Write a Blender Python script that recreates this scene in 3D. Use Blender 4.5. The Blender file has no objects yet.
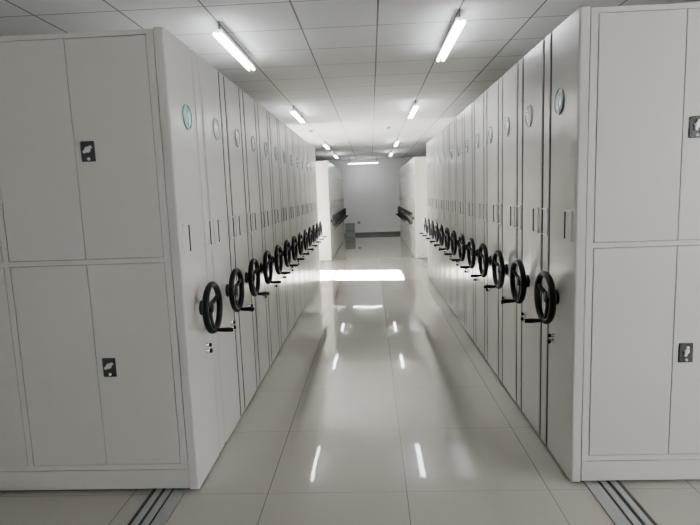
import bpy, bmesh, math
from mathutils import Vector, Matrix
C = bpy.context.scene.collection
PI = math.pi

# ------------------------------------------------------------------ materials
def mat(name, col, rough=.5, metal=0., spec=.5, noise=0., nscale=3., coat=0.):
    m = bpy.data.materials.new(name); m.use_nodes = True
    nt = m.node_tree; b = nt.nodes['Principled BSDF']
    b.inputs['Roughness'].default_value = rough
    b.inputs['Metallic'].default_value = metal
    b.inputs['Specular IOR Level'].default_value = spec
    b.inputs['Coat Weight'].default_value = coat
    c = (*col, 1)
    b.inputs['Base Color'].default_value = c
    if noise:
        tc = nt.nodes.new('ShaderNodeTexCoord')
        nz = nt.nodes.new('ShaderNodeTexNoise'); nz.inputs['Scale'].default_value = nscale; nz.inputs['Detail'].default_value = 4
        mx = nt.nodes.new('ShaderNodeMix'); mx.data_type = 'RGBA'
        mx.inputs[6].default_value = (*[v*(1-noise) for v in col], 1)
        mx.inputs[7].default_value = (*[min(1, v*(1+noise)) for v in col], 1)
        nt.links.new(tc.outputs['Object'], nz.inputs['Vector'])
        nt.links.new(nz.outputs['Fac'], mx.inputs[0]); nt.links.new(mx.outputs[2], b.inputs['Base Color'])
    return m

def emis(name, col, s):
    m = bpy.data.materials.new(name); m.use_nodes = True
    b = m.node_tree.nodes['Principled BSDF']
    b.inputs['Base Color'].default_value = (.9, .9, .9, 1)
    b.inputs['Emission Color'].default_value = (*col, 1)
    b.inputs['Emission Strength'].default_value = s
    return m

def grid_mat(name, base, line, px, ox, wx, py, oy, wy, rough, spec, line2=None, jitter=0., noise=.03, nscale=2.5, coat=0.):
    """tiles with joint lines: joints at x = ox + n*px (half width wx) and y = oy + n*py (half width wy)"""
    m = bpy.data.materials.new(name); m.use_nodes = True
    nt = m.node_tree; N = nt.nodes; L = nt.links; b = N['Principled BSDF']
    b.inputs['Roughness'].default_value = rough; b.inputs['Specular IOR Level'].default_value = spec
    b.inputs['Coat Weight'].default_value = coat
    b.inputs['Coat Roughness'].default_value = .05
    tc = N.new('ShaderNodeTexCoord'); sp = N.new('ShaderNodeSeparateXYZ'); L.new(tc.outputs['Object'], sp.inputs[0])
    def mth(op, a, v=None, v2=None):
        n = N.new('ShaderNodeMath'); n.operation = op
        for i, q in enumerate((a, v, v2)):
            if q is None: continue
            if hasattr(q, 'is_linked'): L.new(q, n.inputs[i])
            else: n.inputs[i].default_value = q
        return n.outputs[0]
    def axis(o, off, p, w):
        u = mth('DIVIDE', mth('SUBTRACT', o, off), p)
        return mth('FLOOR', u), mth('LESS_THAN', mth('PINGPONG', u, .5), w/p)
    ix, lx = axis(sp.outputs['X'], ox, px, wx)
    iy, ly = axis(sp.outputs['Y'], oy, py, wy)
    cb = N.new('ShaderNodeCombineXYZ'); L.new(ix, cb.inputs[0]); L.new(iy, cb.inputs[1])
    wn = N.new('ShaderNodeTexWhiteNoise'); wn.noise_dimensions = '3D'; L.new(cb.outputs[0], wn.inputs['Vector'])
    nz = N.new('ShaderNodeTexNoise'); nz.inputs['Scale'].default_value = nscale; nz.inputs['Detail'].default_value = 5
    L.new(tc.outputs['Object'], nz.inputs['Vector'])
    f = mth('ADD', mth('MULTIPLY', wn.outputs['Value'], .5), mth('MULTIPLY', nz.outputs['Fac'], .5))
    mx = N.new('ShaderNodeMix'); mx.data_type = 'RGBA'
    mx.inputs[6].default_value = (*[v*(1-noise) for v in base], 1); mx.inputs[7].default_value = (*[min(1, v*(1+noise)) for v in base], 1)
    L.new(f, mx.inputs[0])
    m2 = N.new('ShaderNodeMix'); m2.data_type = 'RGBA'; L.new(ly, m2.inputs[0]); L.new(mx.outputs[2], m2.inputs[6]); m2.inputs[7].default_value = (*(line2 or line), 1)
    m3 = N.new('ShaderNodeMix'); m3.data_type = 'RGBA'; L.new(lx, m3.inputs[0]); L.new(m2.outputs[2], m3.inputs[6]); m3.inputs[7].default_value = (*line, 1)
    L.new(m3.outputs[2], b.inputs['Base Color'])
    if jitter:
        ge = N.new('ShaderNodeNewGeometry')
        s = N.new('ShaderNodeVectorMath'); s.operation = 'SUBTRACT'; L.new(wn.outputs['Color'], s.inputs[0]); s.inputs[1].default_value = (.5, .5, .5)
        sc = N.new('ShaderNodeVectorMath'); sc.operation = 'SCALE'; L.new(s.outputs[0], sc.inputs[0]); sc.inputs['Scale'].default_value = jitter
        ad = N.new('ShaderNodeVectorMath'); ad.operation = 'ADD'; L.new(ge.outputs['Normal'], ad.inputs[0]); L.new(sc.outputs[0], ad.inputs[1])
        wv = N.new('ShaderNodeTexNoise'); wv.inputs['Scale'].default_value = 5.; wv.inputs['Detail'].default_value = 1; L.new(tc.outputs['Object'], wv.inputs['Vector'])
        w2 = N.new('ShaderNodeVectorMath'); w2.operation = 'SUBTRACT'; L.new(wv.outputs['Color'], w2.inputs[0]); w2.inputs[1].default_value = (.5, .5, .5)
        w3 = N.new('ShaderNodeVectorMath'); w3.operation = 'SCALE'; L.new(w2.outputs[0], w3.inputs[0]); w3.inputs['Scale'].default_value = jitter*1.6
        a2 = N.new('ShaderNodeVectorMath'); a2.operation = 'ADD'; L.new(ad.outputs[0], a2.inputs[0]); L.new(w3.outputs[0], a2.inputs[1])
        nm = N.new('ShaderNodeVectorMath'); nm.operation = 'NORMALIZE'; L.new(a2.outputs[0], nm.inputs[0])
        L.new(nm.outputs[0], b.inputs['Normal']); L.new(nm.outputs[0], b.inputs['Coat Normal'])
    return m

M = {}
M['paint'] = mat('light_grey_enamel', (.54, .525, .487), .3, 0, .5, .015, 1.5)
M['paint_panel'] = mat('end_panel_enamel', (.53, .515, .485), .21, 0, .34, .012, 1.5)
M['dark'] = mat('black_plastic', (.005, .006, .007), .5, 0, .2, .1, 20)
M['plate'] = mat('lock_plate_plastic', (.035, .035, .037), .4, 0, .5, .1, 20)
M['chrome'] = mat('chrome', (.62, .62, .62), .25, 1)
M['alu'] = mat('brushed_aluminium', (.60, .60, .58), .35, 1, .5, .03, 40)
M['silver'] = mat('silver_plastic', (.62, .63, .65), .35, .3)
M['card'] = mat('label_card', (.58, .57, .545), .25, 0, .5, .02, 30)
M['gap_shade'] = mat('painted_gap_shade', (.05, .05, .05), .8, 0, .05, .05, 20)  # shade in grooves, door gaps and under units, put into a dark colour
M['gap_shade_light'] = mat('painted_gap_shade_light', (.36, .35, .33), .6, 0, .4, .05, 20)  # lighter copy: softer groove shade of the front left unit, as colour
M['hframe'] = mat('holder_frame_plastic', (.70, .70, .68), .2, 0, .5, .02, 30)
M['edge_shade'] = mat('holder_edge_painted_shade', (.05, .05, .05), .6, 0, .3, .05, 30)  # shaded far inner edge of the label holder, painted dark
M['teal'] = mat('teal_badge_face', (.36, .60, .55), .22, 0, .5, .05, 30, .6)
M['grey_badge'] = mat('clear_grey_badge_face', (.50,.525,.525), .10, 0, .5, .05, 30, 1.)
M['grey_rim'] = mat('clear_grey_badge_rim', (.50,.525,.525), .2, 0, .5, .05, 30)
M['blue_badge'] = mat('blue_grey_badge_face', (.36,.46,.50), .15, 0, .5, .05, 30, .8)
M['blue_rim'] = mat('blue_grey_badge_rim', (.2,.29,.32), .2, 0, .5, .05, 30)
M['blue_dark'] = mat('blue_grey_badge_mark', (.2,.28,.31), .3, 0, .5, .05, 30)
M['teal_rim'] = mat('teal_badge_rim', (.14, .36, .34), .3, 0, .5, .05, 30)
M['teal_dark'] = mat('teal_badge_mark', (.10, .33, .29), .3, 0, .5, .05, 30)
M['steel'] = mat('rail_steel', (.42, .44, .43), .35, .5, .5, .08, 12)
M['steel_dark'] = mat('rail_recess', (.05, .055, .05), .6, .2, .5, .1, 12)
M['housing'] = mat('white_light_housing', (.75, .75, .74), .45, 0, .5, .02, 8)
M['hanger'] = mat('light_hanger_metal', (.2, .2, .2), .5, .5, .5, .05, 20)
M['tube'] = emis('lit_fluorescent_tube', (.93, .97, 1.0), 19.)
M['tube_dim'] = emis('lit_fluorescent_tube_end_wall', (.95, .98, 1.0), 20.)
M['wall'] = mat('wall_paint', (.87, .88, .875), .6, 0, .4, .02, 1.2)
M['wall_grey'] = mat('grey_wall_paint', (.45, .45, .44), .6, 0, .4, .02, 1.2)
M['base'] = mat('baseboard_dark', (.07, .07, .07), .4, 0, .5, .05, 6)
M['box'] = mat('grey_box', (.30, .34, .32), .6, 0, .4, .1, 12)
M['box_dark'] = mat('grey_box_band', (.22, .22, .21), .6, 0, .4, .1, 12)
M['plastic_white'] = mat('white_plastic', (.7, .7, .68), .4, 0, .5, .02, 20)
M['red'] = mat('red_plastic', (.35, .08, .07), .4, 0, .5, .05, 20)
M['frame'] = mat('window_frame_white', (.75, .75, .75), .4, 0, .5, .02, 8)
M["floor"] = grid_mat("polished_tile_floor", (.385, .358, .322), (.14, .13, .118), .8, .1528, .0024, .8, 2.8237, .0018, .034, .62, (.22, .205, .185), .0035, .025, 2.)
M['ceiling'] = grid_mat('ceiling_tiles', (.86, .87, .865), (.24, .24, .24), .6173, .0949, .0068, .6173, 4.5082, .0048, .8, .3, (.22, .22, .22), 0, .03, 3.)
g = bpy.data.materials.new('clear_glass'); g.use_nodes = True
nt = g.node_tree; nt.nodes.clear()
o_ = nt.nodes.new('ShaderNodeOutputMaterial'); mx_ = nt.nodes.new('ShaderNodeMixShader'); t_ = nt.nodes.new('ShaderNodeBsdfTransparent'); gl_ = nt.nodes.new('ShaderNodeBsdfGlossy')
gl_.inputs['Roughness'].default_value = .02; mx_.inputs[0].default_value = .06
nt.links.new(t_.outputs[0], mx_.inputs[1]); nt.links.new(gl_.outputs[0], mx_.inputs[2]); nt.links.new(mx_.outputs[0], o_.inputs[0])
M['glass'] = g

# ------------------------------------------------------------------ mesh helpers
class MB:
    def __init__(s): s.bm = bmesh.new()
    def box(s, x0, x1, y0, y1, z0, z1, bev=0., seg=1):
        r = bmesh.ops.create_cube(s.bm, size=1)
        M_ = Matrix.Translation(((x0+x1)/2, (y0+y1)/2, (z0+z1)/2)) @ Matrix.Diagonal((abs(x1-x0), abs(y1-y0), abs(z1-z0), 1))
        bmesh.ops.transform(s.bm, matrix=M_, verts=r['verts'])
        if bev:
            ed = list({e for v in r['verts'] for e in v.link_edges})
            bmesh.ops.bevel(s.bm, geom=ed, offset=bev, segments=seg, affect='EDGES', profile=.5)
        return s
    def cyl(s, a, b, r, r2=None, n=20, caps=True):
        a = Vector(a); b = Vector(b); d = b-a
        q = d.to_track_quat('Z', 'Y').to_matrix().to_4x4()
        k = bmesh.ops.create_cone(s.bm, cap_ends=caps, segments=n, radius1=r, radius2=r if r2 is None else r2, depth=d.length)
        bmesh.ops.transform(s.bm, matrix=Matrix.Translation((a+b)/2) @ q, verts=k['verts'])
        for v in k['verts']:
            for f in v.link_faces:
                if len(f.verts) == 4: f.smooth = True
        return s
    def lathe(s, c, axis, prof, n=28):
        """prof: list of (distance along axis, radius)"""
        c = Vector(c); ax = Vector(axis).normalized(); q = ax.to_track_quat('Z', 'Y').to_matrix()
        rings = []
        for h, r in prof:
            if r < 1e-6: rings.append([s.bm.verts.new(c+ax*h)])
            else: rings.append([s.bm.verts.new(c+q @ Vector((r*math.cos(2*PI*i/n), r*math.sin(2*PI*i/n), h))) for i in range(n)])
        for A, B in zip(rings, rings[1:]):
            for i in range(n):
                j = (i+1) % n
                if len(A) == 1 and len(B) == 1: continue
                if len(A) == 1: f = s.bm.faces.new((A[0], B[i], B[j]))
                elif len(B) == 1: f = s.bm.faces.new((A[i], A[j], B[0]))
                else: f = s.bm.faces.new((A[i], A[j], B[j], B[i]))
                f.smooth = True
        return s
    def torus(s, c, axis, R, r, n=40, m=10, sq=1.):
        c = Vector(c); q = Vector(axis).to_track_quat('Z', 'Y').to_matrix(); V = []
        for i in range(n):
            a = 2*PI*i/n; row = []
            for j in range(m):
                t = 2*PI*j/m
                rr = R+r*math.cos(t)
                row.append(s.bm.verts.new(c+q @ Vector((rr*math.cos(a), rr*math.sin(a), r*sq*math.sin(t)))))
            V.append(row)
        for i in range(n):
            for j in range(m):
                f = s.bm.faces.new((V[i][j], V[(i+1) % n][j], V[(i+1) % n][(j+1) % m], V[i][(j+1) % m])); f.smooth = True
        return s
    def sweep(s, pts, radii, n=10):
        """tube through points with elliptical radii (a, b); pts lie along a bent bar"""
        rings = []
        for i, (p, (ra, rb)) in enumerate(zip(pts, radii)):
            p = Vector(p); d = (Vector(pts[min(i+1, len(pts)-1)])-Vector(pts[max(i-1, 0)])).normalized()
            u = d.cross(Vector((1, 0, 0))).normalized(); w = d.cross(u).normalized()
            rings.append([s.bm.verts.new(p+u*ra*math.cos(2*PI*k/n)+w*rb*math.sin(2*PI*k/n)) for k in range(n)])
        for A, B in zip(rings, rings[1:]):
            for k in range(n):
                f = s.bm.faces.new((A[k], A[(k+1) % n], B[(k+1) % n], B[k])); f.smooth = True
        s.bm.faces.new(rings[0][::-1]); s.bm.faces.new(rings[-1])
        return s
    def prism_z(s, poly, z0, z1):
        b = [s.bm.verts.new((x, y, z0)) for x, y in poly]; t = [s.bm.verts.new((x, y, z1)) for x, y in poly]
        n = len(poly)
        s.bm.faces.new(b); s.bm.faces.new(t)
        for i in range(n): s.bm.faces.new((b[i], b[(i+1) % n], t[(i+1) % n], t[i]))
        return s
    def build(s, name, m, parent=None):
        bmesh.ops.recalc_face_normals(s.bm, faces=s.bm.faces[:])
        me = bpy.data.meshes.new(name); s.bm.to_mesh(me); s.bm.free()
        me.materials.append(m)
        o = bpy.data.objects.new(name, me); C.objects.link(o)
        if parent: o.parent = parent
        return o

def thing(name, label, cat, loc=(0, 0, 0), group=None):
    o = bpy.data.objects.new(name, None); C.objects.link(o); o.location = loc; o.empty_display_size = .2
    return tag(o, label, cat, group)
def tag(o, label, cat, group=None):
    o['label'] = label; o['category'] = cat
    if group: o['group'] = group
    return o
def struct(name, mb, m, parent=None):
    o = mb.build(name, m, parent)
    if not parent: o['kind'] = 'structure'
    return o
def dup(root, loc, label, group):
    r = root.copy(); C.objects.link(r); r.location = loc; r['label'] = label; r['group'] = group
    for ch in list(root.children):
        c = ch.copy(); C.objects.link(c); c.parent = r
        for gch in list(ch.children):
            d = gch.copy(); C.objects.link(d); d.parent = c
    return r

# ------------------------------------------------------------------ room shell
XW, Y0, Y1, ZC = 5.6, -2.6, 21.5, 3.0516
struct('floor', MB().box(-XW-.2, XW+.2, Y0-.2, Y1+.2, -.1, 0), M['floor'])
struct('ceiling', MB().box(-XW-.2, XW+.2, Y0-.2, Y1+.2, ZC, ZC+.1), M['ceiling'])
struct('wall_back', MB().box(-XW-.2, XW+.2, Y1, Y1+.2, 0, ZC), M['wall'])
struct('wall_front', MB().box(-XW-.2, XW+.2, Y0-.2, Y0, 0, ZC), M['wall_grey'])
struct('baseboard_back', MB().box(-XW, XW, Y1-.018, Y1, 0, .11, .004), M['base'])
WY0, WY1, WZ0, WZ1 = 10.7, 12.5, .9, 2.58
def side_wall(name, x0, x1, holes):
    m = MB(); y = Y0
    for h0, h1, q0, q1 in holes:
        m.box(x0, x1, y, h0, 0, ZC).box(x0, x1, h0, h1, 0, q0).box(x0, x1, h0, h1, q1, ZC); y = h1
    m.box(x0, x1, y, Y1, 0, ZC)
    struct(name, m, M['wall'])
side_wall('wall_left', -XW-.2, -XW, [(WY0, WY1, WZ0, WZ1)])
side_wall('wall_right', XW, XW+.2, [(-2.2, 1.9, .9, 2.6), (WY0, WY1, WZ0, WZ1)])  # first right-hand hole is for the added window behind the camera
def window(name, x, WY0=WY0, WY1=WY1, WZ0=WZ0, WZ1=WZ1):
    r = bpy.data.objects.new(name, None); C.objects.link(r); r.location = (x, (WY0+WY1)/2, WZ0); r['kind'] = 'structure'
    h = (WY1-WY0)/2; H = WZ1-WZ0; zt = 1.07
    m = MB()
    m.box(-.03, .03, -h, -h+.05, 0, H).box(-.03, .03, h-.05, h, 0, H).box(-.03, .03, -h+.05, h-.05, 0, .05).box(-.03, .03, -h+.05, h-.05, H-.05, H)
    m.box(-.03, .03, -h+.05, h-.05, zt-.012, zt+.012)
    m.build('window_frame', M['frame'], r)
    MB().box(-.004, .004, -h+.05, h-.05, .05, zt-.012).build('window_pane', M['glass'], r)
    MB().box(-.004, .004, -h+.05, h-.05, zt+.012, H-.05).build('window_pane', M['glass'], r)
window('window_1', -XW-.1); window('window_2', XW+.1); window('added_fill_window', XW+.1, -2.2, 1.9, .9, 2.6)  # last one: unseen window added behind the camera to brighten the near units

# ------------------------------------------------------------------ mobile shelving
# local frame of a unit: origin on the floor at the near aisle corner of its end panel;
# s = +1: panel looks towards +X (left rows), s = -1: towards -X (right rows); depth grows along +Y
DEP, TOP, BOT, LEN = .553, 2.601, .016, 3.78
ZW = 1.04            # wheel axle height
def unit(s, label, group, loc, doors=False, pitch=.585):
    r = thing('mobile_shelving_unit', label, 'shelving unit', loc, group)
    X = lambda v: s*v
    # carcass with running gear that sits on the rails
    m = MB()
    y0 = .020 if doors else .004
    m.box(X(-.056), X(-LEN), y0, DEP, .045, 2.594)
    for xr in (-.2, -3.4):
        for yy in (.12, .44): m.cyl((X(xr-.012), yy, .031), (X(xr+.012), yy, .031), .022, n=16)
    for yy in (.1, .46): m.box(X(-.17), X(-3.45), yy-.012, yy+.012, .028, .05)
    m.build('carcass', M['paint'], r)
    MB().box(X(-.075), X(-.13), .012, DEP-.01, .012, .046).build('under_shade_strip', M['gap_shade'], r)  # dark strip added as the shadow line under the unit
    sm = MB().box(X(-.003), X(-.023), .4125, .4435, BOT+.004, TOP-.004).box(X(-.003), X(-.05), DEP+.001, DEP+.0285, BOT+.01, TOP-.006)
    sm.build('groove_shade_strip', M['gap_shade_light' if doors and s > 0 else 'gap_shade'], r)  # dark strips paint the shade in the groove and between units
    # end panel: wide face, groove, narrow strip, rounded edges
    prof = [(-.053, 0), (-.010, 0), (-.003, .003), (0, .010), (0, .408), (-.004, .411), (-.0235, .412), (-.0235, .444), (-.004, .445), (0, .448),
            (0, .543), (-.003, .550), (-.010, .553), (-.053, .553)]
    p = MB().prism_z([(X(a), b) for a, b in prof], BOT, TOP).build('end_panel', M['paint_panel'], r)
    # hand wheel
    yc = .275
    w = MB().torus((X(.071), yc, ZW), (X(1), 0, 0), .144, .017, 44, 10, 1.15).build('hand_wheel', M['dark'], r)
    MB().lathe((0, yc, ZW), (X(1), 0, 0), [(0, 0), (0, .046), (.008, .046), (.014, .034), (.045, .027), (.048, .036), (.066, .036), (.072, .028), (.074, 0)], 24).build('hub', M['dark'], w)
    for a in (-95, 25, 145):
        ca, sa = math.cos(math.radians(a)), math.sin(math.radians(a))
        pts = [(X(.056), yc+ca*.02, ZW+sa*.02), (X(.058), yc+ca*.06, ZW+sa*.06), (X(.066), yc+ca*.10, ZW+sa*.10), (X(.071), yc+ca*.141, ZW+sa*.141)]
        MB().sweep(pts, [(.022, .011), (.018, .010), (.017, .009), (.021, .011)]).build('spoke', M['dark'], w)
    a = math.radians(-86); hy, hz = yc+.144*math.cos(a), ZW+.144*math.sin(a)
    MB().lathe((X(.078), hy, hz), (X(1), 0, 0), [(0, 0), (0, .009), (.014, .009), (.016, .012), (.07, .0145), (.104, .0135), (.108, .009), (.108, 0)], 18).build('crank_handle', M['dark'], w)
    MB().lathe((X(.186), hy, hz), (X(1), 0, 0), [(0, 0), (0, .006), (.004, .006), (.006, 0)], 14).build('crank_bolt', M['chrome'], w)
    # two clear label holders
    for ya, yb in ((.048, .150), (.448, .546)):
        z0, z1 = 1.400, 1.562
        h = MB().box(X(-.004), X(.004), ya+.004, yb-.006, z0+.004, z1-.004).build('label_holder', M['card'], r)
        f = MB()
        f.box(X(-.003), X(.006), ya, ya+.004, z0, z1)
        f.box(X(-.003), X(.009), ya, yb, z1-.005, z1+.001).box(X(-.003), X(.009), ya, yb, z0-.001, z0+.004)
        f.build('holder_frame', M['hframe'], h)
        MB().box(X(-.003), X(.009), yb-.0075, yb, z0, z1).build('holder_edge', M['edge_shade'], h)['label'] = 'inner edge with painted shade'
    # round badge
    by, bz = .270, 2.178
    bk = ('teal', 'teal_rim', 'teal_dark') if doors and s > 0 else ('blue_badge', 'blue_rim', 'blue_dark') if doors else ('grey_badge', 'grey_rim', 'grey_rim')
    b = MB().lathe((X(.0005), by, bz), (X(1), 0, 0), [(0, 0), (0, .068), (.003, .067), (.006, .055), (.007, .03), (.0075, 0)], 36).build('badge', M[bk[0]], r)
    MB().torus((X(.003), by, bz), (X(1), 0, 0), .070, .005, 40, 8).build('badge_rim', M[bk[1]], b)
    e = MB()
    e.sweep([(X(.0065), by, bz-.03), (X(.007), by, bz), (X(.0065), by, bz+.03)], [(.006, .003)]*3, 8)
    e.lathe((X(.0055), by-.001, bz+.034), (X(1), 0, 0), [(0, 0), (0, .013), (.003, .012), (.004, 0)], 16)
    e.lathe((X(.0055), by-.001, bz-.036), (X(1), 0, 0), [(0, 0), (0, .014), (.003, .013), (.004, 0)], 16)
    e.sweep([(X(.0055), by-.045, bz-.02), (X(.006), by-.036, bz+.012), (X(.0062), by-.018, bz+.038)], [(.004, .002)]*3, 8)
    e.sweep([(X(.0055), by+.045, bz-.02), (X(.006), by+.036, bz+.012), (X(.0062), by+.018, bz+.038)], [(.004, .002)]*3, 8)
    e.build('badge_emblem', M[bk[2]], b)
    # locking knob and key lock below the wheel
    for yy, zz, rr in ((.322, .792, .012), (.330, .752, .015)):
        k = MB().lathe((0, yy, zz), (X(1), 0, 0), [(0, 0), (0, rr+.004), (.003, rr+.003), (.005, rr), (.016, rr), (.018, 0)], 18).build('lock_cylinder', M['chrome'], r)
        MB().lathe((X(.016), yy, zz), (X(1), 0, 0), [(0, 0), (0, rr*.9), (.012, rr), (.016, rr*.8), (.017, 0)], 16).build('lock_knob', M['dark'], k)
    if doors:
        # frame members on the near face, flush with the doors
        D = .021
        nsec, dw, gap = 4, .4395, .0
        xs = [.139+i*.916 for i in range(nsec)]
        zb0, zb1, zm0, zm1 = .177, 1.358, 1.391, 2.565
        f = MB()
        f.box(X(-.0575), X(-.0945), 0, D, .142, 2.594)
        for i in range(nsec):
            a = xs[i]; bb = a+2*dw
            f.box(X(-(a+.0)), X(-bb), 0, D, zb0-.004-.031, zb0-.004) if False else None
        x_in = .097; x_out = xs[-1]+2*dw
        # stiles
        edges = []
        for i in range(nsec):
            a = .097+i*.916; edges.append((a, a+.880))
        f.box(X(-edges[-1][1]-.004), X(-LEN), 0, D, .142, 2.594)
        for (a, b1), (a2, b2) in zip(edges, edges[1:]): f.box(X(-b1-.003), X(-a2+.003), 0, D, .142, 2.594)
        for a, b1 in edges:
            f.box(X(-a+.003), X(-b1-.003), 0, D, zm1+.003, 2.594)
            f.box(X(-a+.003), X(-b1-.003), 0, D, zb1+.003, zm0-.003)
            f.box(X(-a+.003), X(-b1-.003), 0, D, .144, zb0-.003)
        f.build('door_frame', M['paint'], r)
        MB().box(X(-.0535), X(-LEN+.01), .0192, .0205, .15, 2.588).build('door_gap_shade', M['gap_shade'], r)  # dark sheet behind the doors paints the shade in their gaps
        MB().box(X(-.0575), X(-LEN), -.001, D, .022, .139, .002).build('plinth', M['paint'], r)
        for a, b1 in edges:
            mid = (a+b1)/2
            for z0, z1, zl, rot in ((zb0, zb1, .767, 1), (zm0, zm1, 1.978, 0)):
                for k, (p, q) in enumerate(((a, mid), (mid, b1))):
                    d = MB().box(X(-p-.0022), X(-q+.0022), -.001, .0185, z0, z1, .0022, 2).build('door', M['paint'], r)
                    right = (k == 0) if s > 0 else (k == 1)     # lock sits on the right-hand leaf
                    if not right: continue
                    xl = (X(-q)+.036) if s > 0 else (X(-p)+.031)  # left edge of the plate
                    MB().box(xl, xl+.076, -.006, .0, zl-.055, zl+.055, .004, 2).build('lock_plate', M['plate'], d)
                    cx, cz = xl+.038, zl+.010
                    an = math.radians(34 if s > 0 else 76)
                    c_, s_ = math.cos(an), math.sin(an)
                    hm = MB().box(-.029, .029, -.016, -.005, -.0085, .0085, .004, 2)
                    hm.lathe((0, 0, 0), (0, -1, 0), [(.004, 0), (.004, .017), (.012, .016), (.015, .012), (.015, 0)], 18)
                    bmesh.ops.transform(hm.bm, matrix=Matrix.Translation((cx, 0, cz)) @ Matrix.Rotation(-an, 4, 'Y'), verts=hm.bm.verts[:])
                    hm.build('turn_handle', M['silver'], d)
                    MB().lathe((cx+.002, 0, zl-.040), (0, -1, 0), [(.004, 0), (.004, .009), (.010, .008), (.011, 0)], 16).build('key_lock', M['silver'], d)
    return r

ORD = ['first', 'second', 'third', 'fourth', 'fifth', 'sixth', 'seventh', 'eighth', 'ninth', 'tenth', 'eleventh', 'twelfth', 'thirteenth']
def row(s, x, y, n, pitch, side, where, first, grp, lead=None, proto=None, zs=1.):
    lead = unit(s, first, grp, (x, y, 0), True) if lead is None else dup(lead, (x, y, 0), first, grp)
    lead.scale.z = zs
    for i in range(1, n):
        which = 'last at the back' if i == n-1 else f'{ORD[i]} from the front'
        lab = f'grey sliding shelving unit with hand wheel, {which} of the {where} {side} row'
        if proto is None: proto = unit(s, lab, grp, (x, y+i*pitch, 0))
        else: dup(proto, (x, y+i*pitch, 0), lab, grp).scale.z = zs
    return lead, proto
XL, XR = -1.058, 1.095
a1, b1 = row(1, XL, 2.85, 13, .583, 'left', 'near', 'grey shelving unit with steel doors in the left foreground, bright teal round badge', 'near left row of mobile shelving')
a2, b2 = row(-1, XR, 2.876, 13, .583, 'right', 'near', 'grey shelving unit with steel doors in the right foreground, bluish round badge', 'near right row of mobile shelving')
row(1, XL, 13.38, 12, .583, 'left', 'far', 'sunlit white shelving unit at the front of the far left row, beyond the floor sunlight', 'far left row of mobile shelving', a1, b1, .978)
row(-1, XR, 13.30, 12, .583, 'right', 'far', 'white shelving unit at the front of the far right row, beyond the cross aisle', 'far right row of mobile shelving', a2, b2, .978)

# ------------------------------------------------------------------ floor rails
def rail(s, x, label):
    r = thing('floor_rail', label, 'rail', (x, 0, 0), 'steel rails under the shelving')
    ya, yb = -.6, 20.6
    X = lambda v: s*v
    MB().box(X(-.082), X(-.287), ya, yb, 0, .003).build('rail_channel', M['steel_dark'], r)
    MB().box(X(-.082), X(-.157), ya, yb, .002, .007, .001).build('cover_plate', M['steel'], r)
    MB().box(X(-.170), X(-.207), ya, yb, .002, .009, .0015).build('running_bar', M['steel'], r)
    MB().box(X(-.228), X(-.262), ya, yb, .002, .009, .0015).build('running_bar', M['steel'], r)
rail(1, XL, 'grooved steel rail in the floor coming out under the left shelving row')
rail(-1, XR, 'grooved steel rail in the floor coming out under the right shelving row')

# ------------------------------------------------------------------ lights
def light(loc, label, grp, along='y', n=1.14, tm='tube'):
    r = thing('twin_tube_light', label, 'ceiling light', loc, grp)
    h = n/2
    mk = []
    mk.append(MB().box(-.034, .034, -h+.03, h-.03, .017, .045, .004).build('housing', M['housing'], r))
    for sx in (-.024, .024):
        mk.append(MB().cyl((sx, -h, 0), (sx, h, 0), .0145, n=12).build('tube', M[tm], r))
    for e in (-1, 1):
        mk.append(MB().box(-.036, .036, e*(h-.05), e*(h-.022), .012, .045, .003).build('lamp_holder', M['housing'], r))
        mk.append(MB().cyl((0, e*(h-.06), .045), (0, e*(h-.06), ZC-loc[2]), .008, n=10).build('hanger', M['hanger'], r))
    if along == 'x': r.rotation_euler = (0, 0, PI/2)
    return r
LX, RX, LZ = .0949-2*.6173+.01, .0949+.6173, 2.942
grp = 'twin tube lights along the aisle ceiling'
names = ['nearest the camera', 'second from the camera', 'third from the camera', 'farthest down the aisle']
l0 = None
for x, side in ((LX, 'left'), (RX, 'right')):
    for i, y in enumerate((4.17, 8.1, 13.6, 17.4)):
        lab = f'lit twin tube light hanging below the ceiling, {names[i]} on the {side} side'
        if l0 is None: l0 = light((x, y+.57, LZ), lab, grp)
        else: dup(l0, (x, y+.57, LZ), lab, grp)
light((-.26, 20.6, 2.836), 'lit tube light hung crosswise in front of the far end wall', 'crosswise light', 'x', 1.15, 'tube_dim')

# ------------------------------------------------------------------ small things
d = thing('smoke_detector', 'small reddish detector on the ceiling between the two rows of lights', 'detector', (.41, 11.22, ZC))
MB().lathe((0, 0, 0), (0, 0, -1), [(0, 0), (0, .055), (.014, .055), (.018, .045), (.018, 0)], 24).build('detector_base', M['plastic_white'], d)
MB().lathe((0, 0, -.017), (0, 0, -1), [(0, 0), (0, .042), (.02, .038), (.034, .022), (.036, 0)], 24).build('detector_head', M['red'], d)
d = thing('smoke_detector', 'small grey detector on the ceiling in line with the left lights', 'detector', (-1.21, 11.26, ZC))
MB().lathe((0, 0, 0), (0, 0, -1), [(0, 0), (0, .055), (.014, .055), (.018, .045), (.018, 0)], 24).build('detector_base', M['plastic_white'], d)
MB().lathe((0, 0, -.017), (0, 0, -1), [(0, 0), (0, .042), (.02, .038), (.034, .022), (.036, 0)], 24).build('detector_head', M['hanger'], d)
bx = thing('storage_box', 'grey lidded box on the floor against the far end wall', 'box', (-.88, 21.25, 0))
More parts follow.
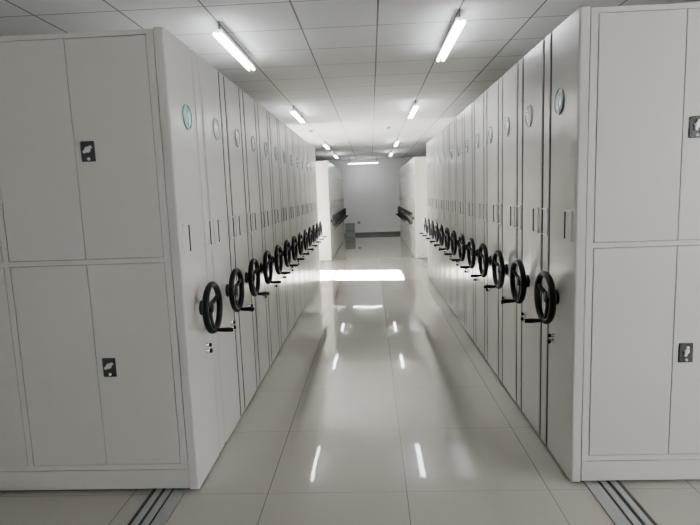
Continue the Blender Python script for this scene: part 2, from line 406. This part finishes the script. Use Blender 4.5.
MB().box(-.19, .19, -.18, .18, 0, .44, .012).build('box_body', M['box'], bx)
MB().box(-.2, .2, -.19, .19, .441, .52, .012).build('box_lid', M['box'], bx)
MB().box(-.195, .195, -.186, .186, .2, .26, .004).build('box_band', M['box_dark'], bx)
so = thing('wall_socket', 'small socket plate low on the far end wall beside the grey box', 'socket', (-.52, Y1, .52))
MB().box(-.06, .06, -.012, 0, -.05, .05, .004).build('socket_plate', M['box'], so)
MB().box(-.035, .035, -.016, -.011, -.025, .025, .002).build('socket_insert', M['box_dark'], so)

# ------------------------------------------------------------------ daylight
sl = bpy.data.lights.new('sun', 'SUN'); sl.energy = 3300; sl.angle = math.radians(.6); sl.color = (1, 1, 1)
so_ = bpy.data.objects.new('sun', sl); C.objects.link(so_)
so_.rotation_euler = Vector((1, -.16, -.404)).to_track_quat('-Z', 'Y').to_euler(); so_.location = (-9, 11, 5)
w = bpy.data.worlds.new('world'); bpy.context.scene.world = w; w.use_nodes = True
bg = w.node_tree.nodes['Background']; bg.inputs[0].default_value = (.97, .98, 1, 1); bg.inputs[1].default_value = 12.

# ------------------------------------------------------------------ camera
cam = bpy.data.cameras.new('camera'); co = bpy.data.objects.new('camera', cam); C.objects.link(co)
f, pit, yaw, rol = 526.58, -.1299, -.0438, -.0367
F = Vector((math.sin(yaw)*math.cos(pit), math.cos(yaw)*math.cos(pit), math.sin(pit)))
R = F.cross(Vector((0, 0, 1))).normalized(); U = R.cross(F)
c, s = math.cos(rol), math.sin(rol)
R2 = c*R+s*U; U2 = -s*R+c*U
co.matrix_world = Matrix(((R2.x, U2.x, -F.x, 0), (R2.y, U2.y, -F.y, 0), (R2.z, U2.z, -F.z, 1.7), (0, 0, 0, 1)))
cam.sensor_width = 36; cam.lens = f/700*36; cam.clip_start = .05
S = bpy.context.scene; S.camera = co
S.view_settings.view_transform = 'AgX'
S.view_settings.look = 'None'
S.view_settings.exposure = .5
S.cycles.max_bounces = 10; S.cycles.diffuse_bounces = 6; S.cycles.sample_clamp_indirect = 8
